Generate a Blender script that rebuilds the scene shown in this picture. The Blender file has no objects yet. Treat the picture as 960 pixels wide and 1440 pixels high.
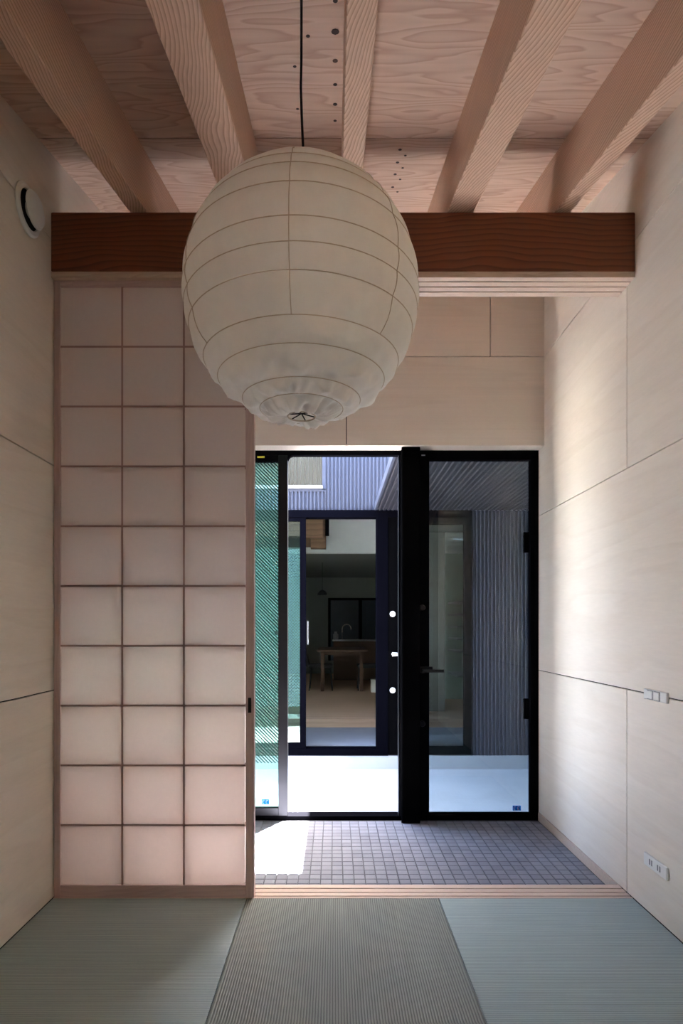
import bpy, bmesh, math, random
from mathutils import Vector, Matrix
random.seed(7)
S = bpy.context.scene
C = S.collection

# ------------------------------------------------------------------ camera
CAM_Z = 1.264
cd = bpy.data.cameras.new('camera'); cam = bpy.data.objects.new('camera', cd); C.objects.link(cam)
cam.location = (0, 0, CAM_Z); cam.rotation_euler = (math.radians(90), 0, 0)
cd.sensor_fit = 'HORIZONTAL'; cd.sensor_width = 36.0; cd.lens = 846 / 960 * 36.0
cd.shift_x = 10 / 960; cd.shift_y = 161 / 960
cd.clip_start = 0.02; cd.clip_end = 300
S.camera = cam

# ------------------------------------------------------------------ sky, sun, exposure
SUN_DIR = Vector((-0.572, -0.95, -2.49)).normalized()
w = bpy.data.worlds.new('sky'); S.world = w; w.use_nodes = True
nt = w.node_tree; bg = nt.nodes['Background']
sky = nt.nodes.new('ShaderNodeTexSky'); sky.sky_type = 'NISHITA'; sky.sun_disc = False
sky.sun_elevation = math.asin(-SUN_DIR.z)
sky.sun_rotation = math.atan2(-SUN_DIR.x, -SUN_DIR.y)
sky.air_density = 1.0; sky.dust_density = 2.5; sky.ozone_density = 1.0
nt.links.new(sky.outputs[0], bg.inputs[0]); bg.inputs[1].default_value = 0.9
sl = bpy.data.lights.new('sun', 'SUN'); sl.energy = 72.0; sl.angle = math.radians(0.53); sl.color = (1.0, 0.975, 0.94)
sun = bpy.data.objects.new('sun', sl); C.objects.link(sun); sun.location = (3, 9, 12)
sun.rotation_euler = SUN_DIR.to_track_quat('-Z', 'Y').to_euler()

S.view_settings.view_transform = 'Standard'; S.view_settings.look = 'None'
S.view_settings.gamma = 1.0; S.view_settings.use_curve_mapping = False
S.view_settings.exposure = 2.7
S.cycles.use_denoising = True
S.cycles.max_bounces = 14; S.cycles.diffuse_bounces = 8; S.cycles.transparent_max_bounces = 16
S.cycles.transmission_bounces = 8; S.cycles.glossy_bounces = 4
S.cycles.sample_clamp_indirect = 12.0

# ------------------------------------------------------------------ helpers
def new_obj(name, mesh, mat=None, parent=None, loc=(0, 0, 0)):
    o = bpy.data.objects.new(name, mesh); C.objects.link(o); o.location = loc
    if mat and mesh and not mesh.materials: mesh.materials.append(mat)
    if parent: o.parent = parent
    return o
def tag(o, label=None, cat=None, group=None, kind=None):
    if label: o['label'] = label
    if cat: o['category'] = cat
    if group: o['group'] = group
    if kind: o['kind'] = kind
    return o
def empty(name, loc, label=None, cat=None, group=None, kind=None):
    o = bpy.data.objects.new(name, None); C.objects.link(o); o.location = loc; o.empty_display_size = .05
    return tag(o, label, cat, group, kind)
class MB:
    """collects shapes in world coordinates"""
    def __init__(s): s.bm = bmesh.new()
    def box(s, x0, x1, y0, y1, z0, z1):
        vs = [s.bm.verts.new(p) for p in ((x0,y0,z0),(x1,y0,z0),(x1,y1,z0),(x0,y1,z0),(x0,y0,z1),(x1,y0,z1),(x1,y1,z1),(x0,y1,z1))]
        for f in ((3,2,1,0),(4,5,6,7),(0,1,5,4),(1,2,6,5),(2,3,7,6),(3,0,4,7)): s.bm.faces.new([vs[i] for i in f])
        return s
    def slope(s, x0, x1, y0, y1, fb, ft):
        """box whose bottom and top follow functions of y"""
        vs = [s.bm.verts.new(p) for p in ((x0,y0,fb(y0)),(x1,y0,fb(y0)),(x1,y1,fb(y1)),(x0,y1,fb(y1)),(x0,y0,ft(y0)),(x1,y0,ft(y0)),(x1,y1,ft(y1)),(x0,y1,ft(y1)))]
        for f in ((3,2,1,0),(4,5,6,7),(0,1,5,4),(1,2,6,5),(2,3,7,6),(3,0,4,7)): s.bm.faces.new([vs[i] for i in f])
        return s
    def tube(s, pts, r, n=10, closed=False, cap=True):
        pts = [Vector(p) for p in pts]; k = len(pts); rings = []
        up = None
        for i, p in enumerate(pts):
            if closed: t = (pts[(i+1) % k] - pts[i-1]).normalized()
            else: t = (pts[min(i+1, k-1)] - pts[max(i-1, 0)]).normalized()
            if up is None:
                up = t.orthogonal().normalized()
            up = (up - t * up.dot(t)).normalized(); b = t.cross(up)
            rr = r[i] if isinstance(r, (list, tuple)) else r
            rings.append([s.bm.verts.new(p + (up*math.cos(a)+b*math.sin(a))*rr) for a in [2*math.pi*j/n for j in range(n)]])
        for i in range(k if closed else k-1):
            A, B = rings[i], rings[(i+1) % k]
            for j in range(n): s.bm.faces.new((A[j], A[(j+1) % n], B[(j+1) % n], B[j]))
        if not closed and cap:
            s.bm.faces.new(rings[0][::-1]); s.bm.faces.new(rings[-1])
        return s
    def lathe(s, prof, c, axis='Z', n=32, cap=True):
        """prof: (radius, height) along axis from centre c"""
        c = Vector(c); rings = []
        for r, h in prof:
            ring = []
            for j in range(n):
                a = 2*math.pi*j/n; u, v = r*math.cos(a), r*math.sin(a)
                p = {'Z': Vector((u, v, h)), 'X': Vector((h, u, v)), 'Y': Vector((v, h, u))}[axis]
                ring.append(s.bm.verts.new(c + p))
            rings.append(ring)
        for A, B in zip(rings, rings[1:]):
            for j in range(n): s.bm.faces.new((A[j], A[(j+1) % n], B[(j+1) % n], B[j]))
        if cap:
            s.bm.faces.new(rings[0][::-1]); s.bm.faces.new(rings[-1])
        return s
    def prism(s, pts, axis, a, b):
        """polygon in the plane across axis, extruded from a to b"""
        def P(u, v, h): return {'X': (h, u, v), 'Y': (u, h, v), 'Z': (u, v, h)}[axis]
        A = [s.bm.verts.new(P(u, v, a)) for u, v in pts]; B = [s.bm.verts.new(P(u, v, b)) for u, v in pts]
        n = len(pts); s.bm.faces.new(A[::-1]); s.bm.faces.new(B)
        for i in range(n): s.bm.faces.new((A[i], A[(i+1) % n], B[(i+1) % n], B[i]))
        return s
    def build(s, name, mat, parent=None, bevel=0, smooth=False, origin=None, seg=1):
        if bevel:
            bmesh.ops.bevel(s.bm, geom=s.bm.edges[:], offset=bevel, segments=seg, affect='EDGES', profile=.5)
        bmesh.ops.recalc_face_normals(s.bm, faces=s.bm.faces[:])
        if origin is None:
            if parent is not None: origin = Vector(parent['_w']) if '_w' in parent else parent.location.copy()
            else:
                vs = [v.co for v in s.bm.verts]
                origin = Vector(((min(v.x for v in vs)+max(v.x for v in vs))/2, (min(v.y for v in vs)+max(v.y for v in vs))/2, min(v.z for v in vs)))
        # a part's own origin sits at the middle of its base
        vs = [v.co for v in s.bm.verts]
        own = Vector(((min(v.x for v in vs)+max(v.x for v in vs))/2, (min(v.y for v in vs)+max(v.y for v in vs))/2, min(v.z for v in vs)))
        bmesh.ops.translate(s.bm, verts=s.bm.verts[:], vec=-own)
        me = bpy.data.meshes.new(name); s.bm.to_mesh(me); s.bm.free()
        if smooth:
            for p in me.polygons: p.use_smooth = True
        o = new_obj(name, me, mat, parent)
        o.location = own if parent is None else own - world(parent)
        return o
def world(o):
    v = o.location.copy()
    while o.parent: o = o.parent; v = v + o.location
    return v
def bx(name, x0, x1, y0, y1, z0, z1, mat, parent=None, bevel=0):
    return MB().box(x0, x1, y0, y1, z0, z1).build(name, mat, parent, bevel)

# ------------------------------------------------------------------ materials
def srgb(r, g, b):
    f = lambda c: (c/255/12.92 if c/255 <= .04045 else ((c/255+.055)/1.055)**2.4)
    return (f(r), f(g), f(b), 1)
def base_mat(name):
    m = bpy.data.materials.new(name); m.use_nodes = True
    return m, m.node_tree, m.node_tree.nodes['Principled BSDF']
def N(t, kind, **kw):
    n = t.nodes.new('ShaderNode' + kind)
    for k, v in kw.items():
        if k in n.inputs.keys(): n.inputs[k].default_value = v
        else: setattr(n, k, v)
    return n
def coords(t, scale=(1, 1, 1), rand=True):
    tc = N(t, 'TexCoord'); mp = N(t, 'Mapping'); mp.inputs['Scale'].default_value = scale
    if rand:
        oi = N(t, 'ObjectInfo'); mul = N(t, 'VectorMath', operation='MULTIPLY_ADD')
        cmb = N(t, 'CombineXYZ')
        for i, k in enumerate((7.3, 11.9, 5.1)):
            mm = N(t, 'Math', operation='MULTIPLY'); mm.inputs[1].default_value = k
            t.links.new(oi.outputs['Random'], mm.inputs[0]); t.links.new(mm.outputs[0], cmb.inputs[i])
        add = N(t, 'VectorMath', operation='ADD')
        t.links.new(tc.outputs['Object'], add.inputs[0]); t.links.new(cmb.outputs[0], add.inputs[1])
        t.links.new(add.outputs[0], mp.inputs['Vector'])
    else: t.links.new(tc.outputs['Object'], mp.inputs['Vector'])
    return mp.outputs[0]
def ramp(t, fac, stops):
    r = N(t, 'ValToRGB'); el = r.color_ramp.elements
    while len(el) < len(stops): el.new(.5)
    for e, (p, c) in zip(el, stops): e.position = p; e.color = c
    t.links.new(fac, r.inputs[0]); return r.outputs[0]
def plain(name, col, rough=.5, metal=0, var=.06, scale=6, bump=0):
    m, t, p = base_mat(name)
    v = coords(t); n = N(t, 'TexNoise', Scale=scale, Detail=4.0)
    t.links.new(v, n.inputs['Vector'])
    lo = tuple(c*(1-var) for c in col[:3])+(1,); hi = tuple(min(1, c*(1+var)) for c in col[:3])+(1,)
    t.links.new(ramp(t, n.outputs[0], [(.3, lo), (.7, hi)]), p.inputs['Base Color'])
    p.inputs['Roughness'].default_value = rough; p.inputs['Metallic'].default_value = metal
    if bump:
        b = N(t, 'Bump', Strength=bump, Distance=.002); t.links.new(n.outputs[0], b.inputs['Height']); t.links.new(b.outputs[0], p.inputs['Normal'])
    return m
def wood(name, light, dark, axis='Y', rings=26, strength=1.0, rough=.6, knots=True, lens=.5, bump=.25):
    """straight-grown timber: growth rings cut along the grain axis"""
    m, t, p = base_mat(name)
    st = {'X': (lens, 1, 1), 'Y': (1, lens, 1), 'Z': (1, 1, lens)}[axis]
    v = coords(t, tuple(s for s in st))
    n1 = N(t, 'TexNoise', Scale=1.7, Detail=3.0, Roughness=.55); t.links.new(v, n1.inputs['Vector'])
    ad = N(t, 'VectorMath', operation='MULTIPLY_ADD'); ad.inputs[1].default_value = (.15, .15, .15)
    t.links.new(n1.outputs['Color'], ad.inputs[0]); t.links.new(v, ad.inputs[2])
    flat = N(t, 'Mapping'); flat.inputs['Scale'].default_value = {'X': (.08, 1, 1), 'Y': (1, .08, 1), 'Z': (1, 1, .08)}[axis]
    t.links.new(ad.outputs[0], flat.inputs['Vector'])
    wv = N(t, 'TexWave', wave_type='RINGS', rings_direction={'X': 'X', 'Y': 'Y', 'Z': 'Z'}[axis], wave_profile='SAW')
    wv.inputs['Scale'].default_value = rings/4; wv.inputs['Distortion'].default_value = .6; wv.inputs['Detail'].default_value = 2
    t.links.new(flat.outputs[0], wv.inputs['Vector'])
    fib = N(t, 'TexNoise', Scale=90.0, Detail=2.0)
    mp2 = N(t, 'Mapping'); mp2.inputs['Scale'].default_value = {'X': (.05, 1, 1), 'Y': (1, .05, 1), 'Z': (1, 1, .05)}[axis]
    t.links.new(v, mp2.inputs['Vector']); t.links.new(mp2.outputs[0], fib.inputs['Vector'])
    mid = tuple((a*.75+b*.25) for a, b in zip(light, dark))
    lo = tuple(a*(1-strength)+b*strength for a, b in zip(light, dark))
    col = ramp(t, wv.outputs['Fac'], [(0, light), (.55, mid), (.88, lo), (1, light)])
    mx = N(t, 'Mix', data_type='RGBA', blend_type='MULTIPLY'); mx.inputs['Factor'].default_value = .35
    t.links.new(col, mx.inputs[6]); t.links.new(ramp(t, fib.outputs[0], [(.3, (.7, .7, .7, 1)), (.7, (1, 1, 1, 1))]), mx.inputs[7])
    out = mx.outputs[2]
    if knots:
        vo = N(t, 'TexVoronoi', Scale=2.1); mp3 = N(t, 'Mapping'); mp3.inputs['Scale'].default_value = {'X': (.8, 1, 1), 'Y': (1, .8, 1), 'Z': (1, 1, .8)}[axis]
        t.links.new(v, mp3.inputs['Vector']); t.links.new(mp3.outputs[0], vo.inputs['Vector'])
        k = ramp(t, vo.outputs['Distance'], [(.035, (.16, .10, .07, 1)), (.06, (1, 1, 1, 1))])
        mk = N(t, 'Mix', data_type='RGBA', blend_type='MULTIPLY'); mk.inputs['Factor'].default_value = .8
        t.links.new(out, mk.inputs[6]); t.links.new(k, mk.inputs[7]); out = mk.outputs[2]
    t.links.new(out, p.inputs['Base Color']); p.inputs['Roughness'].default_value = rough
    b = N(t, 'Bump', Strength=bump, Distance=.002); t.links.new(wv.outputs['Fac'], b.inputs['Height']); t.links.new(b.outputs[0], p.inputs['Normal'])
    return m
def plywood(name, light, dark, stretch=(.35, 1, 1), scale=2.2, bands=7.0, rough=.6, contrast=1.0):
    """rotary-cut veneer: contour lines of a stretched noise field"""
    m, t, p = base_mat(name)
    v = coords(t, stretch)
    n = N(t, 'TexNoise', Scale=scale, Detail=2.5, Roughness=.45); t.links.new(v, n.inputs['Vector'])
    mu = N(t, 'Math', operation='MULTIPLY'); mu.inputs[1].default_value = bands; t.links.new(n.outputs[0], mu.inputs[0])
    fr = N(t, 'Math', operation='FRACT'); t.links.new(mu.outputs[0], fr.inputs[0])
    fib = N(t, 'TexNoise', Scale=60.0, Detail=3.0); mp2 = N(t, 'Mapping'); mp2.inputs['Scale'].default_value = (.06, 1, 1)
    t.links.new(v, mp2.inputs['Vector']); t.links.new(mp2.outputs[0], fib.inputs['Vector'])
    lo = tuple(a*(1-contrast)+b*contrast for a, b in zip(light, dark))
    mid = tuple(a*.65+b*.35 for a, b in zip(light, lo))
    col = ramp(t, fr.outputs[0], [(0, light), (.5, mid), (.82, lo), (.95, light)])
    mx = N(t, 'Mix', data_type='RGBA', blend_type='MULTIPLY'); mx.inputs['Factor'].default_value = .3*contrast+.05
    t.links.new(col, mx.inputs[6]); t.links.new(ramp(t, fib.outputs[0], [(.3, (.7, .7, .7, 1)), (.7, (1, 1, 1, 1))]), mx.inputs[7])
    t.links.new(mx.outputs[2], p.inputs['Base Color']); p.inputs['Roughness'].default_value = rough
    return m
def tatami_mat(name, axis, c0, c1, bump):
    m, t, p = base_mat(name)
    v = coords(t)
    wv = N(t, 'TexWave', wave_type='BANDS', bands_direction=axis, wave_profile='SIN'); wv.inputs['Scale'].default_value = 33
    wv.inputs['Distortion'].default_value = .6; wv.inputs['Detail'].default_value = 1; wv.inputs['Detail Scale'].default_value = 2
    t.links.new(v, wv.inputs['Vector'])
    st = N(t, 'Mapping'); st.inputs['Scale'].default_value = (1, .02, 1) if axis == 'X' else (.02, 1, 1)
    t.links.new(v, st.inputs['Vector'])
    n = N(t, 'TexNoise', Scale=160.0, Detail=2.0); t.links.new(st.outputs[0], n.inputs['Vector'])
    c1 = ramp(t, wv.outputs['Fac'], [(.05, c0), (.6, c1)])
    mx = N(t, 'Mix', data_type='RGBA', blend_type='MULTIPLY'); mx.inputs['Factor'].default_value = .5
    t.links.new(c1, mx.inputs[6]); t.links.new(ramp(t, n.outputs[0], [(.3, (.66, .66, .66, 1)), (.7, (1, 1, 1, 1))]), mx.inputs[7])
    t.links.new(mx.outputs[2], p.inputs['Base Color']); p.inputs['Roughness'].default_value = .55
    b = N(t, 'Bump', Strength=bump, Distance=.003); t.links.new(wv.outputs['Fac'], b.inputs['Height']); t.links.new(b.outputs[0], p.inputs['Normal'])
    return m
def glass(name, tint, refl=1.0, rough=.0):
    m, t, p = base_mat(name); t.nodes.remove(p); out = t.nodes['Material Output']
    tr = N(t, 'BsdfTransparent'); tr.inputs[0].default_value = tint
    gl = N(t, 'BsdfGlossy'); gl.inputs['Roughness'].default_value = rough; gl.inputs[0].default_value = (1, 1, 1, 1)
    fr = N(t, 'Fresnel'); fr.inputs[0].default_value = 1.5
    mu = N(t, 'Math', operation='MULTIPLY'); mu.inputs[1].default_value = refl; t.links.new(fr.outputs[0], mu.inputs[0])
    mx = N(t, 'MixShader'); t.links.new(mu.outputs[0], mx.inputs[0]); t.links.new(tr.outputs[0], mx.inputs[1]); t.links.new(gl.outputs[0], mx.inputs[2])
    t.links.new(mx.outputs[0], out.inputs[0]); return m
def paper(name, col, trans, tcol, bump=0, scale=60):
    m, t, p = base_mat(name); t.nodes.remove(p); out = t.nodes['Material Output']
    v = coords(t); n = N(t, 'TexNoise', Scale=scale, Detail=5.0); t.links.new(v, n.inputs['Vector'])
    c = ramp(t, n.outputs[0], [(.3, tuple(x*.95 for x in col[:3])+(1,)), (.7, col)])
    d = N(t, 'BsdfDiffuse'); tl = N(t, 'BsdfTranslucent'); tl.inputs[0].default_value = tcol
    t.links.new(c, d.inputs[0]); mx = N(t, 'MixShader'); mx.inputs[0].default_value = trans
    t.links.new(d.outputs[0], mx.inputs[1]); t.links.new(tl.outputs[0], mx.inputs[2])
    if bump:
        b = N(t, 'Bump', Strength=bump, Distance=.004); t.links.new(n.outputs[0], b.inputs['Height'])
        t.links.new(b.outputs[0], d.inputs['Normal']); t.links.new(b.outputs[0], tl.inputs['Normal'])
    t.links.new(mx.outputs[0], out.inputs[0]); return m
def tile_mat(name):
    m, t, p = base_mat(name)
    oi = N(t, 'ObjectInfo'); ge = N(t, 'NewGeometry'); a = N(t, 'Math', operation='ADD'); fr = N(t, 'Math', operation='FRACT')
    t.links.new(oi.outputs['Random'], a.inputs[0]); t.links.new(ge.outputs['Random Per Island'], a.inputs[1]); t.links.new(a.outputs[0], fr.inputs[0])
    col = ramp(t, fr.outputs[0], [(0, srgb(110, 111, 121)), (1, srgb(126, 127, 137))])
    t.links.new(col, p.inputs['Base Color']); p.inputs['Roughness'].default_value = .45
    return m

M = {}
M['birch'] = plywood('birch_plywood', srgb(229, 220, 206), srgb(216, 204, 187), stretch=(.18, .18, 1.6), scale=3, bands=5, contrast=.35, rough=.55)
M['birch_edge'] = plain('panel_joint', srgb(34, 27, 23), .8)
M['ceil'] = plywood('softwood_plywood', srgb(214, 184, 162), srgb(168, 126, 102), stretch=(.2, 1, 1), scale=5.5, bands=15, contrast=.55)
M['rafter'] = wood('rafter_timber', srgb(222, 186, 160), srgb(158, 112, 84), 'Y', rings=130, strength=.75)
M['beam'] = wood('dark_beam_timber', srgb(136, 80, 52), srgb(92, 50, 30), 'X', rings=70, strength=.8)
M['pine'] = wood('pale_pine', srgb(216, 194, 176), srgb(188, 158, 138), 'X', rings=120, strength=.5, knots=False)
M['shoji_wood'] = wood('shoji_frame_wood', srgb(206, 182, 178), srgb(184, 158, 154), 'Z', rings=120, strength=.4, knots=False)
M['shoji_rail'] = wood('shoji_rail_wood', srgb(206, 182, 178), srgb(184, 158, 154), 'X', rings=120, strength=.4, knots=False)
M['kumiko'] = plain('kumiko_wood', srgb(166, 138, 130), .7)
M['tat_v'] = tatami_mat('tatami_weave_along', 'X', srgb(88, 92, 82), srgb(132, 136, 124), .4)
M['tat_h'] = tatami_mat('tatami_weave_across', 'Y', srgb(138, 154, 151), srgb(161, 177, 175), .25)
M['tile'] = tile_mat('grey_mosaic_tile')
M['grout'] = plain('tile_grout', srgb(80, 79, 86), .9)
M['black'] = plain('black_powder_coat', srgb(10, 10, 13), .5)
M['blackpost'] = plain('black_steel_paint', srgb(6, 6, 7), .6)
for k_ in ('black', 'blackpost'): M[k_].node_tree.nodes['Principled BSDF'].inputs['Specular IOR Level'].default_value = .0
M['alu'] = plain('aluminium', srgb(190, 192, 198), .35, .9)
M['dalu'] = plain('bronze_grey_aluminium', srgb(46, 46, 49), .36, .8)
M['navy'] = plain('dark_navy_sash', srgb(6, 6, 11), .5)
M['navy'].node_tree.nodes['Principled BSDF'].inputs['Specular IOR Level'].default_value = .0
M['glass'] = glass('clear_glass', (.93, .96, .95, 1), 1.0)
M['tintglass'] = glass('grey_glass', (.70, .75, .76, 1), .8)
M['green'] = glass('green_wired_glass', (.68, .87, .82, 1), 1.0)
def frost(m, col, amount):
    t = m.node_tree; out = t.nodes['Material Output']; src = out.inputs[0].links[0].from_socket
    d = N(t, 'BsdfDiffuse'); d.inputs[0].default_value = col; tl = N(t, 'BsdfTranslucent'); tl.inputs[0].default_value = col
    a = N(t, 'MixShader'); a.inputs[0].default_value = .6; t.links.new(d.outputs[0], a.inputs[1]); t.links.new(tl.outputs[0], a.inputs[2])
    mx = N(t, 'MixShader'); mx.inputs[0].default_value = amount; t.links.new(src, mx.inputs[1]); t.links.new(a.outputs[0], mx.inputs[2])
    t.links.new(mx.outputs[0], out.inputs[0])
frost(M['green'], srgb(52, 72, 70), .13)
M['wire'] = plain('glass_wire', srgb(44, 84, 80), .6, 0)
M['shoji_paper'] = paper('shoji_paper', srgb(222, 212, 206), .55, srgb(230, 217, 210))
M['lantern'] = paper('lantern_paper', srgb(246, 242, 237), .22, srgb(242, 230, 216), bump=.12, scale=26)
M['rib'] = plain('lantern_rib', srgb(200, 182, 162), .8)
M['cord'] = plain('black_cord', srgb(14, 13, 14), .6)
M['white'] = plain('white_plastic', srgb(226, 226, 222), .4, var=.02)
M['grey'] = plain('grey_plastic', srgb(128, 130, 132), .5)
M['dark'] = plain('dark_void', srgb(20, 19, 19), .8)
M['corr'] = plain('corrugated_steel', srgb(62, 66, 80), .45, .15, var=.04)
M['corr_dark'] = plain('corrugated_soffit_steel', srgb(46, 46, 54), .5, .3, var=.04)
M['concrete'] = plain('pale_concrete', srgb(198, 198, 200), .85, var=.05, scale=3, bump=.2)
M['plinth'] = plain('plinth_concrete', srgb(176, 180, 186), .85, var=.04)
M['greyfloor'] = plain('grey_mortar_floor', srgb(130, 136, 146), .6)
M['plaster'] = plain('white_plaster', srgb(226, 224, 222), .9, var=.02)
M['oak'] = wood('oak_floor', srgb(216, 184, 156), srgb(188, 154, 124), 'X', rings=20, strength=.5, knots=False)
M['stair'] = wood('stair_timber', srgb(140, 104, 78), srgb(106, 74, 52), 'X', rings=40, strength=.6)
M['table'] = wood('table_timber', srgb(96, 68, 50), srgb(70, 48, 34), 'Y', rings=40, strength=.6)
M['darkchair'] = plain('dark_chair_upholstery', srgb(34, 32, 34), .7)
M['chrome'] = plain('chrome', srgb(220, 222, 226), .15, 1)
M['bluesticker'] = paper('blue_sticker_film', srgb(30, 120, 180), .8, srgb(40, 150, 225))
M['stickerprint'] = paper('sticker_print_film', srgb(230, 240, 245), .75, srgb(230, 240, 245))
M['yellow'] = plain('yellow_sticker', srgb(196, 190, 60), .5)
M['nail'] = plain('nail_head', srgb(58, 40, 34), .6, .3)
M['blind'] = plain('vertical_blind', srgb(112, 114, 104), .8)
M['rearwood'] = wood('bounce_damping_wood', srgb(96, 76, 62), srgb(70, 52, 42), 'Z', rings=60)  # kept dark so surfaces behind the camera bounce less light
M['shelfpaint'] = plain('pale_green_shelf_paint', srgb(150, 166, 158), .7)
M['ground'] = plain('bare_ground', srgb(150, 144, 134), .95)

# ------------------------------------------------------------------ dimensions
XL, XR = -1.31, 1.39
D1 = 2.80          # front of the sill / shoji plane
DW = 3.986         # face of the wall over the door
DD = 4.126         # door plane
ZT = -0.048        # top of entry tiles
YB = -2.8          # wall behind the camera
zc = lambda y: 2.784 + .24*y     # underside of the ceiling boards
zr = lambda y: 2.513 + .24*y     # underside of the rafters
J1, J2, J3 = .966, 2.015, 3.053  # horizontal panel joints
G = .003                        # half joint width

# ------------------------------------------------------------------ room shell
def wall(name, x0, x1, y0, y1, z0, ztop):
    return tag(MB().slope(x0, x1, y0, y1, lambda y: z0, ztop).build(name, M['birch_edge']), kind='structure')
LW0, LW1, LZ0, LZ1 = -2.0, -.25, .6, 2.0      # unseen window added behind the camera as fill light for the lantern
wl = tag(empty('wall_left', (XL-.1, 1, -.2)), kind='structure')
for y0, y1, z0, zt in ((YB-.12, LW0, -.2, None), (LW0, LW1, -.2, LZ0), (LW0, LW1, LZ1, None), (LW1, DD+.06, -.2, None)):
    MB().slope(XL-.20, XL-.012, y0, y1, lambda y: z0, (lambda y: zc(y)+.02) if zt is None else (lambda y: zt)).build('wall_core', M['birch_edge'], wl)
wn = tag(empty('added_fill_window', (XL-.1, -.8, LZ0)), kind='structure')
for y0, y1 in ((LW0, LW0+.05), (-1.08, -1.02), (LW1-.05, LW1)): bx('window_frame', XL-.14, XL-.08, y0, y1, LZ0, LZ1, M['black'], wn)
bx('window_frame', XL-.14, XL-.08, LW0, LW1, LZ0, LZ0+.05, M['black'], wn); bx('window_frame', XL-.14, XL-.08, LW0, LW1, LZ1-.05, LZ1, M['black'], wn)
bx('pane', XL-.115, XL-.11, LW0, LW1, LZ0, LZ1, M['glass'], wn)
wr = wall('wall_right', XR+.012, XR+.20, YB-.12, DD+.06, -.2, lambda y: zc(y)+.02)
def side_panels(parent, x0, x1, rows, mat=None):
    for z0, z1, ys in rows:
        ys = sorted(ys)
        for a, b in zip(ys, ys[1:]):
            y0, y1 = a+G, b-G
            top = (lambda y: zc(y)) if z1 is None else (lambda y: min(z1-G, zc(y)))
            MB().slope(x0, x1, y0, y1, lambda y: min(z0+G, zc(y)-.001), top).build('panel', mat or M['birch'], parent, 0)
side_panels(wr, XR, XR+.012, [(0, J1, [.2, 1.04, 2.861, DW+.14]), (J1, J2, [.2, DW+.14]),
                              (J2, J3, [.2, 1.04, 1.13, 2.861, DW+.14]), (J3, None, [1.13, DW+.14])])
side_panels(wr, XR, XR+.012, [(0, None, [YB, -1.9, -1.0, -.1, .2])], M['rearwood'])      # unseen dark panels added beside the camera to cut bounced light
side_panels(wl, XL-.012, XL, [(0, J1, [LW1, DW+.14]), (J1, J2, [LW1, DW+.14]), (J2, J3, [LW1, 1.13, DW+.14]), (J3, None, [1.13, DW+.14])])
for y0, y1, z0, zt in ((YB, LW0, 0, None), (LW0, LW1, 0, LZ0), (LW0, LW1, LZ1, None)):
    MB().slope(XL-.012, XL, y0, y1, lambda y: z0, (lambda y: zc(y)) if zt is None else (lambda y: zt)).build('panel', M['birch'], wl)
wb = tag(bx('wall_rear', XL-.2, XR+.2, YB-.12, YB, -.2, zc(YB)+.02, M['rearwood']), kind='structure')
wf = tag(MB().slope(XL, XR, DW+.012, DD+.02, lambda y: 2.475, lambda y: zc(y)+.01).build('wall_over_door', M['birch_edge']), kind='structure')
for z0, z1, xs in ((2.463, J3, [XL, .08, XR]), (J3+.003, None, [XL, -.75, 1.033, XR])):
    for a, b in zip(xs, xs[1:]):
        top = (lambda y: zc(y)) if z1 is None else (lambda y: z1-G)
        MB().slope(a+(G if a > XL else 0), b-(G if b < XR else 0), DW, DW+.012, lambda y: z0, top).build('panel', M['birch'], wf)
tag(bx('trim_soffit', XL, XR, DW+.012, DD-.03, 2.463, 2.475, M['birch']), kind='structure')
# base of the entry walls
tag(bx('baseboard_right', XR-.004, XR+.012, 2.946, DD-.02, ZT-.01, -.001, M['pine']), kind='structure')
tag(bx('baseboard_left', XL-.012, XL+.004, 2.946, DD-.02, ZT-.01, -.001, M['pine']), kind='structure')

# ceiling, boards, rafters
ce = tag(MB().slope(XL-.2, XR+.2, YB-.12, DD+.10, lambda y: zc(y)+.014, lambda y: zc(y)+.2).build('ceiling', M['birch_edge']), kind='structure')
xs = [XL-.01, -.42, .075, .58, XR+.01]
ys = [YB, .84, 2.66, DW+.02]
for a, b in zip(xs, xs[1:]):
    for c, d in zip(ys, ys[1:]):
        MB().slope(a+.001, b-.001, c+.003, d-.003, zc, lambda y: zc(y)+.013).build('plywood_board', M['ceil'], ce)
RAF = [(-.947, -.866), (-.492, -.352), (.032, .115), (.522, .645), (1.02, 1.094)]
for a, b in RAF:
    MB().slope(a, b, YB, DW, zr, lambda y: zc(y)-.0005).build('rafter', M['rafter'], ce, bevel=.003)
# nail heads in the boards beside the middle rafter
nm = MB().lathe([(.009, 0), (.009, .0025)], (0, 0, 0), n=8); me = bpy.data.meshes.new('nail_head'); nm.bm.to_mesh(me); nm.bm.free(); me.materials.append(M['nail'])
cl = world(ce)
def nail(x, y, s=1.0):
    o = new_obj('nail_head', me, None, ce); o.location = Vector((x, y, zc(y)-.0012)) - cl; o.scale = (s, s, 1); o.rotation_euler = (math.atan(.24), 0, 0)
for y, s in ((1.9, .9), (2.03, 1.5), (2.17, 1.1), (2.3, .9), (2.42, 1.0), (2.53, .8), (2.82, .8), (2.98, .9), (3.12, .8)): nail(.003, y, s)
for y in (2.75, 2.86, 2.97, 3.1): nail(.30, y, .9); nail(.33, y+.05, .7)
nail(-.145, 2.2, .7); nail(-.15, 2.45, .7); nail(-.09, 2.05, .8)

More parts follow.
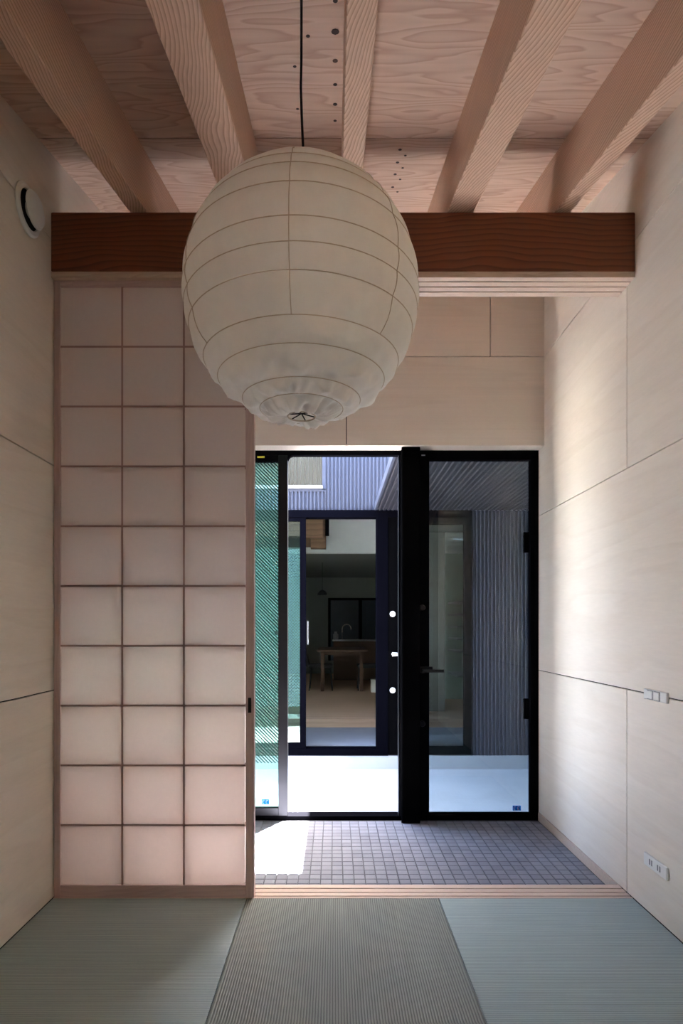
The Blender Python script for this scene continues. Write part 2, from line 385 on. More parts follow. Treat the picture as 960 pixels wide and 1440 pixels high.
# great beam and track rail
bm_ = tag(bx('ceiling_beam', XL, XR, 2.78, 2.90, 2.906, 3.18, M['beam'], None, .004), 'dark brown timber cross beam carrying the pale rafters above the sliding screen', 'beam')
kb = empty('head_track', (0, 2.87, 2.878), 'pale grooved wooden head rail fixed under the dark beam', 'head rail')
bx('rail', XL, XR, 2.782, 2.946, 2.896, 2.905, M['pine'], kb)
edges = [2.782, 2.818, 2.861, 2.904, 2.946]
for a, b in zip(edges, edges[1:]):
    bx('ridge', XL, XR, a+(0 if a == 2.782 else .004), b-(0 if b == 2.946 else .005), 2.878, 2.896, M['pine'], kb, .001)
sb = empty('floor_track', (0, 2.87, -.05), 'pale grooved wooden sill rail between tatami and tiled entry', 'sill rail')
bx('rail', XL, XR, D1+.001, 2.946, -.056, -.010, M['pine'], sb)
edges = [2.801, 2.822, 2.861, 2.904, 2.946]
for a, b in zip(edges, edges[1:]):
    bx('ridge', XL, XR, a+(0 if a == 2.801 else .004), b-(0 if b == 2.946 else .005), -.010, 0, M['pine'], sb, .001)

# floor: slab, tatami, tiles
fl = tag(bx('floor', XL-.2, XR+.2, YB-.12, DD+.06, -.2, ZT-.008, M['grout']), kind='structure')
MATL = [['borderless grey-green tatami mat lying under the paper screen', 'borderless grey-green tatami mat between two others, weave running to the door', 'borderless grey-green tatami mat at the sill rail below the white socket plate'],
        ['tatami mat one row back from the mat under the paper screen', 'tatami mat one row back from the middle mat at the sill', 'tatami mat one row back from the mat below the socket plate']]
for i, (a, b) in enumerate(((XL, -.41), (-.41, .485), (.485, XR))):
    for r, (c, d) in enumerate(((1.90, D1), (1.0, 1.90))):
        o = bx('tatami_mat', a+.0014, b-.0014, c+.0014, d-.0014, ZT-.008, 0, M['tat_v'] if (i+r) % 2 else M['tat_h'], None, .0015)
        tag(o, MATL[r][i], 'tatami mat', 'borderless tatami mats')
tag(bx('floor_rear', XL, XR, YB, .9992, ZT-.008, 0, M['rearwood']), kind='structure')
# mosaic tiles
P = .058; tw = P-.004
tm = MB().box(-tw/2, tw/2, -tw/2, tw/2, 0, .0085)
bmesh.ops.bevel(tm.bm, geom=[e for e in tm.bm.edges if all(v.co.z > .005 for v in e.verts)], offset=.002, segments=1, affect='EDGES')
tme = bpy.data.meshes.new('floor_tile'); tm.bm.to_mesh(tme); tme.materials.append(M['tile'])
pos = []
ny = int((DD-.03-2.948)/P); nx = int((XR-XL)/P)
for j in range(ny):
    for i in range(nx):
        pos.append((XR-.012-P*(i+.5), 2.951+P*(j+.5)))
vis = [p for p in pos if p[0]-.03 > -.372*p[1]/2.83]
vis.sort(key=lambda p: p[1]); near = set(vis[:300])
flw = world(fl)
for x, y in vis[:300]:
    o = new_obj('floor_tile', tme, None, fl); o.location = Vector((x, y+random.uniform(-.0006, .0006), ZT-.0085+random.uniform(-.0004, .0004))) - flw
rest = bmesh.new()
for x, y in pos:
    if (x, y) in near: continue
    n0 = len(rest.verts); rest.from_mesh(tme)
    rest.verts.ensure_lookup_table()
    bmesh.ops.translate(rest, verts=rest.verts[n0:], vec=(x, y, ZT-.0085+random.uniform(-.0004, .0004)))
rme = bpy.data.meshes.new('floor_tiles_rest'); rest.to_mesh(rme); rest.free(); rme.materials.clear(); rme.materials.append(M['tile'])
o = new_obj('floor_tiles', rme, None, fl); o.location = -flw; tag(o, kind='stuff')
tm.bm.free()

# ------------------------------------------------------------------ shoji screen
SX0, SX1, SY0, SY1, SZ0, SZ1 = XL+.004, -.374, 2.803, 2.848, 0.0, 2.876
sh = empty('shoji_screen', ((SX0+SX1)/2, 2.826, 0), 'tall paper shoji screen with a wooden grid, standing on the sill rail', 'shoji')
lx0, lx1 = -1.277, -.414
bx('stile', SX0, lx0, SY0, SY1, 0, SZ1, M['shoji_wood'], sh, .0015)
st = bx('stile', lx1, SX1, SY0, SY1, 0, SZ1, M['shoji_wood'], sh, .0015)
bx('rail', lx0, lx1, SY0, SY1, 2.848, SZ1, M['shoji_rail'], sh, .001)
bx('rail', lx0, lx1, SY0, SY1, 0, .058, M['shoji_rail'], sh, .001)
gw = (lx1-lx0)/3; gz0, gz1 = .058, 2.848; gh = (gz1-gz0)/10
for i in (1, 2): bx('lattice_bar', lx0+gw*i-.0045, lx0+gw*i+.0045, SY0+.003, SY1-.006, gz0, gz1, M['kumiko'], sh)
for j in range(1, 10):
    for i in range(3):
        bx('lattice_bar', lx0+gw*i+(.0045 if i else 0), lx0+gw*(i+1)-(.0045 if i < 2 else 0), SY0+.003, SY1-.006, gz0+gh*j-.0045, gz0+gh*j+.0045, M['kumiko'], sh)
pm = bpy.data.meshes.new('paper_pane'); b_ = bmesh.new(); v_ = [b_.verts.new((x, 0, z)) for x, z in ((-gw/2+.004, -gh/2+.004), (gw/2-.004, -gh/2+.004), (gw/2-.004, gh/2-.004), (-gw/2+.004, gh/2-.004))]
b_.faces.new(v_); b_.to_mesh(pm); b_.free(); pm.materials.append(M['shoji_paper'])
shw = world(sh)
for j in range(10):
    for i in range(3):
        o = new_obj('paper_pane', pm, None, sh); o.location = Vector((lx0+gw*(i+.5), SY0+.0032, gz0+gh*(j+.5))) - shw
bk = bmesh.new(); bk.faces.new([bk.verts.new(p) for p in ((lx0, SY1-.005, gz0), (lx1, SY1-.005, gz0), (lx1, SY1-.005, gz1), (lx0, SY1-.005, gz1))])
mbk = MB(); mbk.bm.free(); mbk.bm = bk; mbk.build('backing_paper', M['shoji_paper'], sh)
hk = bx('finger_pull', -.402, -.387, SY0-.001, SY0+.004, .862, .932, M['dark'], st)
tag(hk, 'dark recessed finger pull')

# ------------------------------------------------------------------ entrance: frames and doors
FY0, FY1 = DD-.03, DD+.022
en = tag(empty('door_frame', (0, DD, ZT), ), kind='structure'); en.name = 'trim_entrance_frame'
bx('head', XL, XR, FY0, FY1, 2.432, 2.463, M['black'], en)
bx('threshold', XL, XR, FY0, FY1+.05, ZT-.02, -.028, M['black'], en)
bx('jamb', XR-.028, XR, FY0, FY1, -.028, 2.432, M['black'], en)
bx('jamb', XL, XL+.03, FY0, FY1, -.028, 2.432, M['black'], en)
MB().prism([(-.318, 2.432), (-.318, 2.398), (-.310, 2.415), (-.300, 2.426), (-.284, 2.432)], 'Y', FY0, FY1).build('corner_gusset', M['black'], en)
bx('edge_strip', .437, .452, FY0+.004, FY1, -.028, 2.432, M["dalu"], en)
# post
ps = tag(empty('post', (.515, 4.065, ZT)), 'square black steel post between open doorway and glazed door', 'post')
bx('shaft', .452, .572, 4.006, DD+.05, ZT, 2.462, M['blackpost'], ps, .004)
bx('cover_strip', .4485, .452, 4.012, 4.024, ZT, 2.462, M['blackpost'], ps)
# glazed door on the right
dr = tag(empty('door_1', (.99, DD, -.028)), 'black framed glazed hinged door with a lever handle beside the post', None, kind='structure')
gx0, gx1, gz_0, gz_1 = .645, 1.333, -.012, 2.398
bx('stile', .575, gx0, FY0-.004, FY1-.012, -.026, 2.430, M['black'], dr, .002)
bx('stile', gx1, XR-.030, FY0-.004, FY1-.012, -.026, 2.430, M['black'], dr, .002)
bx('rail', gx0, gx1, FY0-.004, FY1-.012, gz_1, 2.430, M['black'], dr, .002)
bx('rail', gx0, gx1, FY0-.004, FY1-.012, -.026, gz_0, M['black'], dr, .002)
gp = bx('pane', gx0, gx1, DD-.004, DD+.002, gz_0, gz_1, M['tintglass'], dr)
def sticker(parent, x, z, w_, h_, y, white):
    s = bx('sticker', x-w_/2, x+w_/2, y-.0008, y, z-h_/2, z+h_/2, M['bluesticker'], parent)
    tag(s, 'small blue sticker on the glass')
    q = MB()
    for k, u in enumerate((-.25, .22)):
        cx_, r = x+w_*u, h_*.22
        pts = [(cx_+r*math.cos(t_), y-.0012, z+h_*.14+r*math.sin(t_)*.8) for t_ in [math.pi*(.1+.14*i) for i in range(9)]]
        pts += [(cx_-r*math.cos(t_)*1.0, y-.0012, z-h_*.16+r*math.sin(t_)*.8) for t_ in [math.pi*(.5-.16*i) for i in range(8)]]
        q.tube(pts, h_*.045, 5)
    q.build('print', white, s)
sticker(gp, 1.249, .020, .056, .034, DD-.0045, M['stickerprint'])
# lever handle and locks
hd = MB()
hd.lathe([(.0, 0), (.022, 0), (.022, -.01), (.0, -.01)], (.60, FY0-.004, .967), 'Y', 20, cap=False)
hd.tube([(.60, FY0-.012, .967), (.60, FY0-.05, .967)], .009, 10)
hd.box(.592, .735, FY0-.058, FY0-.044, .955, .975)
hd.build('lever_handle', M['dark'], dr, 0)
bx('handle_plate', .583, .668, FY0-.0075, FY0-.0035, .966, .992, M['dark'], dr, .001)
for z in (1.392, .603):
    MB().lathe([(.001, 0), (.021, 0), (.021, -.008), (.016, -.016), (.001, -.016)], (.597, FY0-.004, z), 'Y', 20).build('lock_cylinder', M['dalu'], dr)
for z in (1.84, .70):
    MB().box(1.295, 1.335, FY1-.03, FY1-.012, z-.07, z+.07).build('hinge', M['black'], dr, .002)
bx('label_plate', .592, .618, FY0-.0055, FY0-.004, 2.425, 2.433, M['alu'], dr)
# glazed leaf on the left
dl = tag(empty('door_2', (-.80, DD, -.028)), 'dark framed sliding door leaf with green wired glass behind the screen', None, kind='structure')
lz0, lz1 = .028, 2.388; la, lb = -1.225, -.382
bx('stile', lb, -.318, FY0+.0, FY1-.008, -.026, 2.430, M['dalu'], dl, .002)
bx('stile', XL+.032, la, FY0, FY1-.008, -.026, 2.430, M['black'], dl, .002)
bx('rail', la, lb, FY0, FY1-.008, lz1, 2.430, M['black'], dl, .002)
bx('rail', la, lb, FY0, FY1-.008, -.026, lz0, M['dalu'], dl, .002)
gl = bx('pane', la, lb, DD-.006, DD+.002, lz0, lz1, M['green'], dl)
def wires(x0, x1, z0, z1, y, pitch, r, dirs, parent):
    q = MB()
    for s in dirs:
        c = z0 - (x1-x0); 
        while c < z1 + (x1-x0):
            # line z = c + s*(x-xa)
            pts = []
            xa = x0
            f = (lambda x: c + (x-x0)) if s > 0 else (lambda x: c + (x1-x))
            lo = max(z0, min(f(x0), f(x1))); hi = min(z1, max(f(x0), f(x1)))
            if hi-lo > .01:
                inv = (lambda z: x0 + (z-c)) if s > 0 else (lambda z: x1 - (z-c))
                A = (inv(lo), lo); B = (inv(hi), hi)
                d = Vector((B[0]-A[0], B[1]-A[1])).normalized(); n_ = Vector((-d.y, d.x))*r
                vs = [q.bm.verts.new((p[0]+n_.x*k, y, p[1]+n_.y*k)) for p, k in ((A, 1), (A, -1), (B, -1), (B, 1))]
                q.bm.faces.new(vs)
            c += pitch
    return tag(q.build('wire_mesh', M['wire'], parent), kind='stuff')
wires(la, lb, lz0+.30, lz1, DD-.002, .0235, .0036, (-1,), gl)
sticker(gl, -.472, .064, .05, .034, DD-.0065, M['stickerprint'])
bx('label_plate', -.525, -.475, FY0-.0015, FY0, 2.412, 2.424, M['yellow'], dl)
MB().lathe([(.001, 0), (.014, 0), (.014, -.012), (.001, -.012)], (-.395, DD-.006, 1.22), 'Y', 16).build('door_stop', M['wire'], dl)

# ------------------------------------------------------------------ lantern
LC = Vector((-.09, 1.65, 2.164)); LR = .318; LS = 1.03
ln = tag(empty('paper_lantern', LC - Vector((0, 0, LR*LS))), 'large round white paper lantern hanging on a black cord', 'pendant lamp')
ribs = [8, 20, 31, 41, 50.8, 60, 72.2, 87.8, 97.6, 107.8, 123.6, 134.4, 149.5, 159, 173.2]
prof = []
sub = 10
def lp(t, k): return (LR*k*math.sin(math.radians(t)), LR*LS*k*math.cos(math.radians(t)))
q = bmesh.new(); NS = 160; rows = []
rnd = random.Random(3)
from mathutils import noise
for a, b in zip(ribs, ribs[1:]):
    for i in range(sub):
        u = i/sub; t = a+(b-a)*u; prof.append((t, u, (a, b)))
prof.append((ribs[-1], 0, (ribs[-1], ribs[-1])))
for t, u, (a, b) in prof:
    ring = []
    R0 = lp(a, .994); R1 = lp(b, .994)
    for j in range(NS):
        th = 2*math.pi*j/NS
        low = min(1, max(0, (t-108)/40))
        base = lp(t, .994 + (.012+.024*low)*math.sin(math.pi*u))
        p = Vector((base[0]*math.cos(th), base[0]*math.sin(th), base[1]))
        if u > 0:
            n1 = noise.noise(Vector((math.cos(th)*4.2, math.sin(th)*4.2, t*.045)))
            n2 = abs(noise.noise(Vector((math.cos(th)*5+t*.10, math.sin(th)*5-t*.06, 3.1+t*.04))))
            am = math.sin(math.pi*u)**.7*(.0006+.042*low)
            p *= 1 + am*(n1*.9 - (n2-.06)*1.6) * 1.2
        ring.append(q.verts.new(p))
    rows.append(ring)
for A, B in zip(rows, rows[1:]):
    for j in range(NS): q.faces.new((A[j], B[j], B[(j+1) % NS], A[(j+1) % NS]))
bmesh.ops.translate(q, verts=q.verts[:], vec=LC)
mbq = MB(); mbq.bm.free(); mbq.bm = q
shade = mbq.build('shade', M['lantern'], ln, smooth=True)
for t in ribs:
    r_, h_ = lp(t, .996)
    tilt = .012 if t < 110 else .02
    pts = [LC + Vector((r_*math.cos(a), r_*math.sin(a), h_)) for a in [2*math.pi*i/72 for i in range(72)]]
    MB().tube(pts, .0012 if t < 170 else .0022, 6, closed=True).build('rib', M['rib'], shade, smooth=True)
for az in (-92, -152, -40, 28, 88, 148):
    pts = []
    for t, u, _ in prof[::2]:
        if t > 123.7: break
        r_, h_ = lp(t, .9968 + (.012+.024*min(1, max(0, (t-108)/40)))*math.sin(math.pi*u))
        pts.append(LC + Vector((r_*math.cos(math.radians(az)), r_*math.sin(math.radians(az)), h_)))
    MB().tube(pts, .0011, 5).build('seam', M['rib'], shade, smooth=True)
# wire spreader in the bottom opening, lamp holder, cord and ceiling cup
br, bh = lp(173.2, .99)
q = MB()
for k in range(3):
    a = math.pi*k/3+.3; d = Vector((math.cos(a), math.sin(a), 0))*br
    q.tube([LC+Vector((0, 0, bh))-d, LC+Vector((0, 0, bh+.006)), LC+Vector((0, 0, bh))+d], .0018, 6)
q.build('spreader', M['dark'], ln)
MB().lathe([(.006, .30), (.02, .295), (.024, .22), (.018, .16), (.001, .16)], LC, 'Z', 20).build('lamp_holder', M['dark'], ln)
cpts = [LC+Vector((.0, 0, .29)), LC+Vector((.002, 0, .36)), LC+Vector((.004, 0, .42)), LC+Vector((.0005, 0, .50)), LC+Vector((-.002, 0, .58)), LC+Vector((-.0005, 0, .66))]
ztop = zc(LC.y)
cpts = [p for p in cpts if p.z < ztop-.1] + [Vector((LC.x, LC.y, ztop-.005))]
MB().tube(cpts, .0035, 8).build('cord', M['cord'], ln, smooth=True)
MB().lathe([(.045, .02), (.045, -.02), (.02, -.045), (.004, -.05)], Vector((LC.x, LC.y, ztop)), 'Z', 24).build('ceiling_cup', M['cord'], ln)

# ------------------------------------------------------------------ wall fittings
vy, vz = 2.566, 3.04
ve = tag(empty('wall_vent', (XL, vy, vz-.1)), 'round white vent cap with a dark slot on the plywood wall', 'vent')
MB().lathe([(.06, 0), (.102, 0), (.102, .006), (.094, .012), (.078, .012), (.076, .004), (.06, .004)], (XL+.0005, vy, vz), 'X', 40, cap=False).build('flange', M['white'], ve, smooth=False)
MB().lathe([(.001, .002), (.076, .002), (.076, .006), (.001, .006)], (XL, vy, vz), 'X', 40).build('slot', M['dark'], ve)
MB().lathe([(.03, .006), (.034, .03), (.072, .03), (.074, .034), (.066, .044), (.03, .05), (.001, .051)], (XL, vy, vz), 'X', 40).build('cover_disc', M['white'], ve)
def plate(name, z, y0, y1, h, label, cat, kind):
    e = tag(empty(name, (XR, (y0+y1)/2, z-h/2)), label, cat)
    bx('cover_plate', XR-.011, XR-.0002, y0, y1, z-h/2, z+h/2, M['white'], e, .0025)
    return e
e = plate('switch_plate', .965, 2.50, 2.685, .045, 'slim white wall plate with two square keys set over the panel joint', 'switch', 0)
for y in (2.575, 2.63):
    bx('key', XR-.015, XR-.010, y-.022, y+.022, .948, .982, M['white'], e, .0015)
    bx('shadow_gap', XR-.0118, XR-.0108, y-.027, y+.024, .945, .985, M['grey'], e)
e = plate('socket_plate', .233, 2.50, 2.685, .055, 'slim white wall socket plate low on the plywood wall', 'socket', 0)
for y in (2.55, 2.568, 2.615, 2.633):
    bx('slot', XR-.0122, XR-.0108, y-.004, y+.004, .222, .246, M['grey'], e)

# ------------------------------------------------------------------ courtyard
ZF = -.178; HF = 6.10
tag(bx('courtyard_floor', -3.0, 2.6, DD+.06, HF+.02, ZF-.1, ZF, M['concrete']), kind='structure')
tag(bx('ground', -40, 40, -30, 50, ZF-.35, ZF-.12, M['ground']), kind='structure')
tag(bx('entry_step', XL-.2, XR+.2, DD+.0601, DD+.09, ZF, ZT-.021, M['plinth']), kind='structure')
def corrugated(name, u0, u1, v0, v1, d, axis, mat, parent, pitch=.038, amp=.015, flip=1):
    """a sheet with square-edged ribs across u; axis 'Y' = facing -y wall (u=x, v=z), 'Z' = soffit (u=x, v=y), 'X' = side wall (u=y, v=z)"""
    prof = []; u = u0
    while u < u1-1e-6:
        for f_, h in ((0, 0), (.40, 0), (.52, 1), (.88, 1)):
            if u+f_*pitch <= u1: prof.append((u+f_*pitch, h*amp*flip))
        u += pitch
    prof.append((u1, prof[-1][1]))
    q = bmesh.new(); A = []; B = []
    for u, h in prof:
        P_ = {'Y': lambda v: (u, d-h, v), 'Z': lambda v: (u, v, d-h), 'X': lambda v: (d-h, u, v)}[axis]
        A.append(q.verts.new(P_(v0))); B.append(q.verts.new(P_(v1)))
    for i in range(len(prof)-1): q.faces.new((A[i], A[i+1], B[i+1], B[i]))
    m_ = MB(); m_.bm.free(); m_.bm = q
    return m_.build(name, mat, parent)
# house across the courtyard
HT = 3.35
hs = tag(empty('house', (0, HF, ZF)), 'house across the courtyard clad in grey corrugated steel', 'building')
bx('plinth', -3.0, 2.6, HF-.02, HF+.14, ZF, -.041, M['plinth'], hs)
WX0, WX1, WZ0, WZ1 = -1.3, -.123, 2.69, 3.2
# solid wall behind the sheets
bx('wall', -3.0, -1.2, HF+.012, HF+.14, -.041, WZ0, M['plaster'], hs)
bx('wall', 1.384, 2.6, HF+.012, HF+.14, -.041, WZ0, M['plaster'], hs)
bx('wall', -1.2, 1.384, HF+.012, HF+.14, 2.439, WZ0, M['plaster'], hs)
bx('wall', -3.0, WX0, HF+.012, HF+.14, WZ0, WZ1, M['plaster'], hs)
bx('wall', WX1, 2.6, HF+.012, HF+.14, WZ0, WZ1, M['plaster'], hs)
bx('wall', -3.0, 2.6, HF+.012, HF+.14, WZ1, HT, M['plaster'], hs)
corrugated('cladding', -3.0, WX1+.035, 2.445, WZ0-.045, HF, 'Y', M['corr'], hs)
corrugated('cladding', WX1+.035, 2.6, 2.445, HT, HF, 'Y', M['corr'], hs)
corrugated('cladding', -3.0, WX0, WZ0-.045, HT, HF, 'Y', M['corr'], hs)
corrugated('cladding', WX0, WX1+.035, WZ1, HT, HF, 'Y', M['corr'], hs)
corrugated('cladding', 1.384, 2.6, -.041, 2.439, HF, 'Y', M['corr'], hs)
corrugated('cladding', -3.0, -1.2, -.041, 2.445, HF, 'Y', M['corr'], hs)
# upper window
uw = bx('window_frame', WX1, WX1+.035, HF-.012, HF+.1, WZ0-.045, WZ1, M['corr'], hs)
tag(uw, 'pale steel trim of the upper window')
bx('window_sill', WX0, WX1+.004, HF-.03, HF+.1, WZ0-.032, WZ0, M['alu'], hs)
bx('window_apron', WX0, WX1+.035, HF-.012, HF+.01, WZ0-.06, WZ0-.032, M['corr'], hs)
q = MB(); x = WX0
while x < WX1-.005: q.box(x+.002, min(x+.036, WX1), HF+.06, HF+.064, WZ0, WZ1); x += .040
bl = q.build('blind_slats', M['blind'], hs); tag(bl, 'pale vertical blind slats behind the upper window', kind='stuff')
bx('pane', WX0, WX1, HF+.02, HF+.026, WZ0, WZ1, M['glass'], hs)
# ground floor sash: frame, green sidelight, open doorway, glazed door
FZ0, FZ1 = -.041, 2.439
sw = bx('sash_head', -1.2, 1.384, HF-.03, HF+.10, 2.367, FZ1, M['navy'], hs)
bx('sash_sill', -1.2, .478, HF-.03, HF+.10, FZ0, .030, M['navy'], hs)
bx('sash_jamb', .425, .478, HF-.03, HF+.10, .030, 2.367, M['navy'], hs)
bx('sash_jamb', -1.2, -1.15, HF-.03, HF+.10, .030, 2.367, M['navy'], hs)
sli = bx('sliding_stile', -.349, -.288, HF-.02, HF+.03, .030, 2.367, M['navy'], hs)
bx('pull_handle', -.279, -.262, HF+.005, HF+.028, 1.08, 1.32, M['alu'], sli)
bx('sliding_rail', -1.15, -.349, HF-.02, HF+.03, .030, .085, M['navy'], hs)
bx('sliding_rail', -1.15, -.349, HF-.02, HF+.03, 2.33, 2.367, M['navy'], hs)
sp = bx('pane', -1.15, -.349, HF+.0, HF+.006, .085, 2.33, M['green'], hs)
wires(-1.15, -.349, .45, 2.05, HF-.001, .030, .0035, (-1, 1), sp)
# glazed door of the house
bx('door_jamb', .478, .541, HF-.03, HF+.10, FZ0, 2.367, M['navy'], hs)
hdoor = bx('door_stile', .541, .70, HF-.025, HF+.04, FZ0+.01, 2.367, M['blackpost'], hs)
tag(hdoor, 'dark door stile with round locks')
bx('door_stile', 1.312, 1.384, HF-.025, HF+.04, FZ0+.01, 2.367, M['black'], hs)
bx('door_rail', .70, 1.312, HF-.025, HF+.04, FZ0+.01, .045, M['black'], hs)
bx('door_rail', .70, 1.312, HF-.025, HF+.04, 2.30, 2.367, M['black'], hs)
bx('pane', .70, 1.312, HF, HF+.006, .045, 2.30, M['glass'], hs)
for z in (1.39, .62):
    MB().lathe([(.001, -.004), (.028, -.004), (.03, -.012), (.024, -.02), (.001, -.02)], (.588, HF-.022, z), 'Y', 16).build('lock_cylinder', M['white'], hdoor)
q = MB(); q.tube([(.588, HF-.022, .985), (.588, HF-.075, .985)], .012, 10)
q.tube([(.58, HF-.07, .985), (.69, HF-.07, .985)], [.022, .012], 10); q.build('lever_handle', M['white'], hdoor)
# shell and floors of the house behind the facade
M['grey_plaster'] = plain('grey_plaster', srgb(122, 122, 116), .9, var=.02)
def struct(name, *a): return tag(bx(name, *a), kind='structure')
struct('wall_house_left', -3.0, -2.86, HF+.141, 14.6, ZF, HT, M['grey_plaster'])
struct('wall_house_right', 2.46, 2.6, HF+.141, 14.6, ZF, HT, M['grey_plaster'])
wd = struct('wall_dining', -2.86, 2.46, 14.4, 14.6, ZF, HT, M['grey_plaster'])
SKX0, SKX1, SKY0, SKY1 = -2.5, -1.5, 7.4, 7.9  # unseen roof opening, added to brighten the loft wall and dining room
rf = tag(empty('roof_house', (0, 10, HT)), kind='structure')
for a in ((-3.0, 2.6, HF+.01, SKY0), (-3.0, 2.6, SKY1, 14.6), (-3.0, SKX0, SKY0, SKY1), (SKX1, 2.6, SKY0, SKY1)):
    bx('roof_slab', a[0], a[1], a[2], a[3], HT+.001, HT+.12, M['plaster'], rf)
bx('added_skylight_pane', SKX0, SKX1, SKY0, SKY1, HT+.05, HT+.06, M['tintglass'], rf)
struct('floor_house_entry', -2.86, 2.46, HF+.141, 7.35, ZF, .031, M['greyfloor'])
struct('floor_dining', -2.86, 2.46, 7.35, 14.4, ZF, .135, M['oak'])
struct('wall_loft', -2.86, 2.46, 9.6, 9.72, 2.435, HT, M['plaster'])
struct('ceiling_dining', -2.86, 2.46, 9.72, 14.4, 2.435, 2.55, M['grey_plaster'])
struct('wall_partition', .78, 1.47, 8.0, 8.1, .135, HT, M['grey_plaster'])
struct('ceiling_house_entry', .60, 2.46, HF+.141, 7.9, 2.5, 2.6, M['grey_plaster'])
# dining room window on the far wall
dw = tag(empty('window_2', (.6, 14.38, .45)), kind='structure')
bx('window_frame', -.15, 1.35, 14.36, 14.399, 1.89, 1.945, M['black'], dw)
for x0, x1 in ((-.15, -.09), (.58, .66), (1.29, 1.35)): bx('window_frame', x0, x1, 14.36, 14.399, .45, 1.89, M['black'], dw)
M['nightglass'] = plain('dark_window_glass', srgb(70, 76, 84), .12)
bx('pane', -.09, .58, 14.385, 14.398, .45, 1.89, M['nightglass'], dw)
bx('pane', .66, 1.29, 14.385, 14.398, .45, 1.89, M['nightglass'], dw)

# canopy
cn = tag(empty('canopy', (1.5, 5.1, 2.43)), 'flat canopy with corrugated metal soffit beside the open sky', 'canopy')
corrugated('soffit', .425, 2.55, DD+.024, HF-.032, 2.446, 'Z', M['corr_dark'], cn, pitch=.045, amp=.012)
bx('deck', .417, 2.55, DD+.024, HF-.032, 2.4475, 2.50, M['corr_dark'], cn)
bx('edge_trim', .405, .4249, DD+.024, HF-.032, 2.436, 2.505, M['corr'], cn)
# unseen walls beside the entry, added to block sky reflections and stray light
for nm_, x0, x1, zt in (('wall_light_block_right', XR+.201, 2.6, 2.43), ('wall_light_block_left', -3.0, XL-.201, 3.6)):
    fw = tag(empty(nm_, ((x0+x1)/2, DD, ZF)), kind='structure')
    bx('backing', x0, x1, DD-.06, DD+.02, ZF, zt, M['plaster'], fw)
    corrugated('cladding', x0, x1, ZF, zt, DD+.021, 'Y', M['corr'], fw, flip=-1)
# courtyard side walls
cw = tag(empty('wall_courtyard_right', (2.55, 5.1, ZF)), kind='structure')
bx('backing', 2.552, 2.6, DD+.09, HF-.012, ZF, 2.44, M['plaster'], cw)
corrugated('cladding', DD+.09, HF-.012, ZF, 2.44, 2.551, 'X', M['corr'], cw)
tag(bx('wall_courtyard_left', -3.0, -2.9, DD+.09, HF-.03, ZF, .9, M['plinth']), kind='structure')

# ------------------------------------------------------------------ things in the dining room
FL = .135
t = tag(empty('dining_table', (.06, 11.1, FL)), 'wooden dining table between two dark chairs in the far room', 'table')
bx('table_top', -.30, .58, 10.4, 11.9, FL+.69, FL+.725, M['table'], t, .004)
for x in (-.24, .50):
    for y in (10.5, 11.8):
        bx('leg', x-.028+ (.03 if x < 0 else -.03), x+.028+(.03 if x < 0 else -.03), y-.028, y+.028, FL, FL+.69, M['table'], t)
bx('apron', -.20, .46, 10.52, 11.78, FL+.63, FL+.69, M['table'], t)
def chair(x, y, s, label):
    c = tag(empty('dining_chair', (x, y, FL)), label, 'chair', 'dark dining chairs')
    MB().prism([(x-.20, FL+.40), (x+.20, FL+.40), (x+.21, FL+.44), (x+.19, FL+.46), (x-.19, FL+.46), (x-.21, FL+.44)], 'Y', y-.21, y+.21).build('seat', M['darkchair'], c)
    b0 = x - s*.20
    MB().prism([(b0, FL+.44), (b0-s*.045, FL+.62), (b0-s*.085, FL+.80), (b0-s*.115, FL+.80), (b0-s*.10, FL+.62), (b0-s*.05, FL+.42)], 'Y', y-.20, y+.20).build('backrest', M['darkchair'], c)
    for dx in (-.17, .17):
        for dy in (-.17, .17):
            MB().tube([(x+dx, y+dy, FL+.41), (x+dx*1.2, y+dy*1.2, FL)], [.014, .010], 8).build('leg', M['darkchair'], c)
chair(-.24, 10.75, 1, 'dark dining chair with its back to the sliding stile side of the table')
chair(.62, 10.75, -1, 'dark dining chair on the glazed door side of the table')
k = tag(empty('kitchen_counter', (.35, 12.9, FL)), 'wood fronted kitchen counter behind the dining table', 'counter')
bx('body', -.02, 1.0, 12.7, 13.3, FL, FL+.82, M['table'], k)
bx('worktop', -.04, 1.02, 12.66, 13.34, FL+.82, FL+.86, M['chrome'], k)
fct = MB(); fx, fy, fz = .17, 12.95, FL+.86
fct.tube([(fx, fy, fz), (fx, fy, fz+.22)] + [(fx+.095-.095*math.cos(a), fy, fz+.22+.095*math.sin(a)) for a in [math.pi*i/10 for i in range(1, 10)]] + [(fx+.19, fy, fz+.19)], .013, 10)
fo = fct.build('faucet', M['chrome'], None, smooth=True); tag(fo, 'chrome gooseneck faucet standing on the kitchen counter', 'faucet')
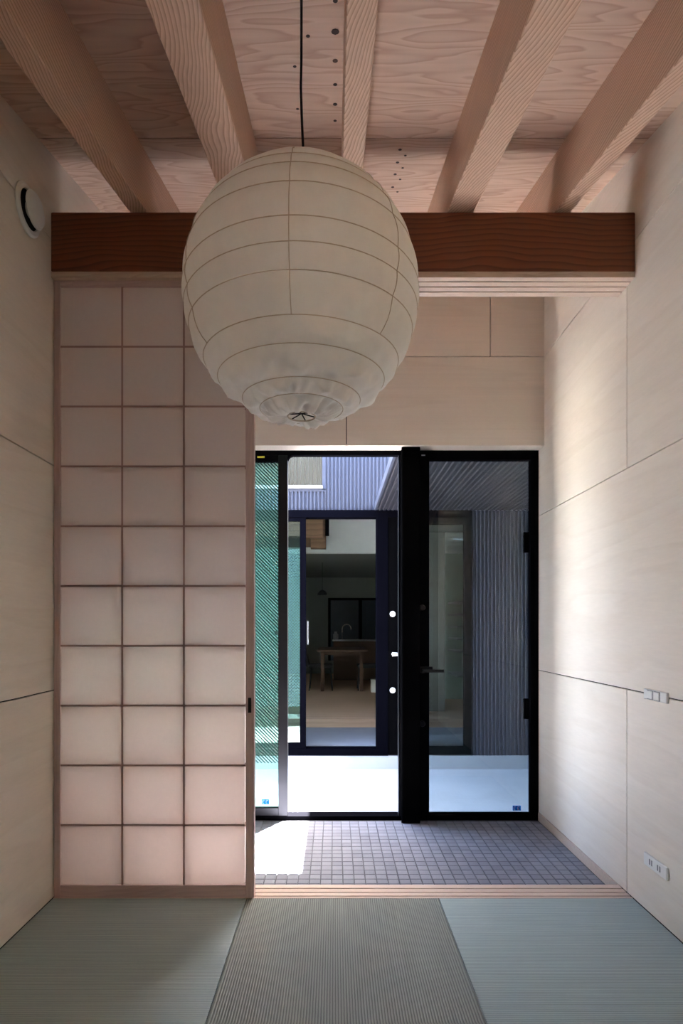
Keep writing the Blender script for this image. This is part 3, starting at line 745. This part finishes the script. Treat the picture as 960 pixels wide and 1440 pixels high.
bo = tag(MB().lathe([(.04, 0), (.055, .01), (.055, .10), (.03, .12), (.03, .16), (.001, .16)], (.03, 12.95, FL+.86), 'Z', 18).build('jar', M['grey'], None, smooth=False), 'squat grey jar beside the chrome faucet', 'jar')
pl = tag(empty('pendant_lamp', (-.22, 11.0, 1.84)), 'small dark dome pendant above the dining table', 'pendant lamp')
MB().lathe([(.09, 0), (.085, .035), (.05, .075), (.012, .095)], (-.22, 11.0, 1.84), 'Z', 20).build('shade', M['dark'], pl)
MB().tube([(-.22, 11.0, 1.93), (-.22, 11.0, 2.435)], .004, 6).build('cord', M['dark'], pl)
wbx = tag(empty('storage_box', (.70, 10.1, FL)), 'small white lidded box on the oak floor by the chair', 'box')
bx('body', .63, .78, 10.3, 10.5, FL, FL+.19, M['white'], wbx, .005)
bx('lid', .625, .785, 10.295, 10.505, FL+.19, FL+.215, M['white'], wbx, .003)
# exposed timber of the stair over the dining room
stw = tag(empty('stair', (-.5, 9.2, FL)), 'wooden stair landing with a black newel post under the loft', 'stair')
bx('landing', -2.4, -.16, 8.55, 9.55, 2.52, 2.86, M['stair'], stw, .005)
bx('stringer', -.34, -.12, 8.60, 8.72, 2.38, 3.1, M['stair'], stw, .004)
bx('newel', -.13, -.075, 8.50, 8.56, 2.55, 3.3, M['black'], stw)
bx('support', -2.40, -2.28, 8.55, 8.67, FL, 2.52, M['stair'], stw)
bx('support', -2.40, -2.28, 9.43, 9.55, FL, 2.52, M['stair'], stw)
# shelf boards beyond the glazed door
shf = tag(empty('shelf_unit', (1.95, 8.7, FL)), 'pale shelf unit with open boards beyond the glazed door', 'shelf')
bx('back_panel', 1.52, 2.455, 9.36, 9.40, FL, 2.4, M['shelfpaint'], shf)
for z in (.55, .9, 1.08, 1.26, 1.44, 1.62): bx('shelf_board', 1.76, 2.455, 8.6, 9.36, z-.012, z+.012, M['greyfloor'], shf)
bx('upright', 1.98, 2.01, 8.62, 9.36, FL, 1.608, M['shelfpaint'], shf)

for o in bpy.data.objects:
    if '_w' in o: del o['_w']
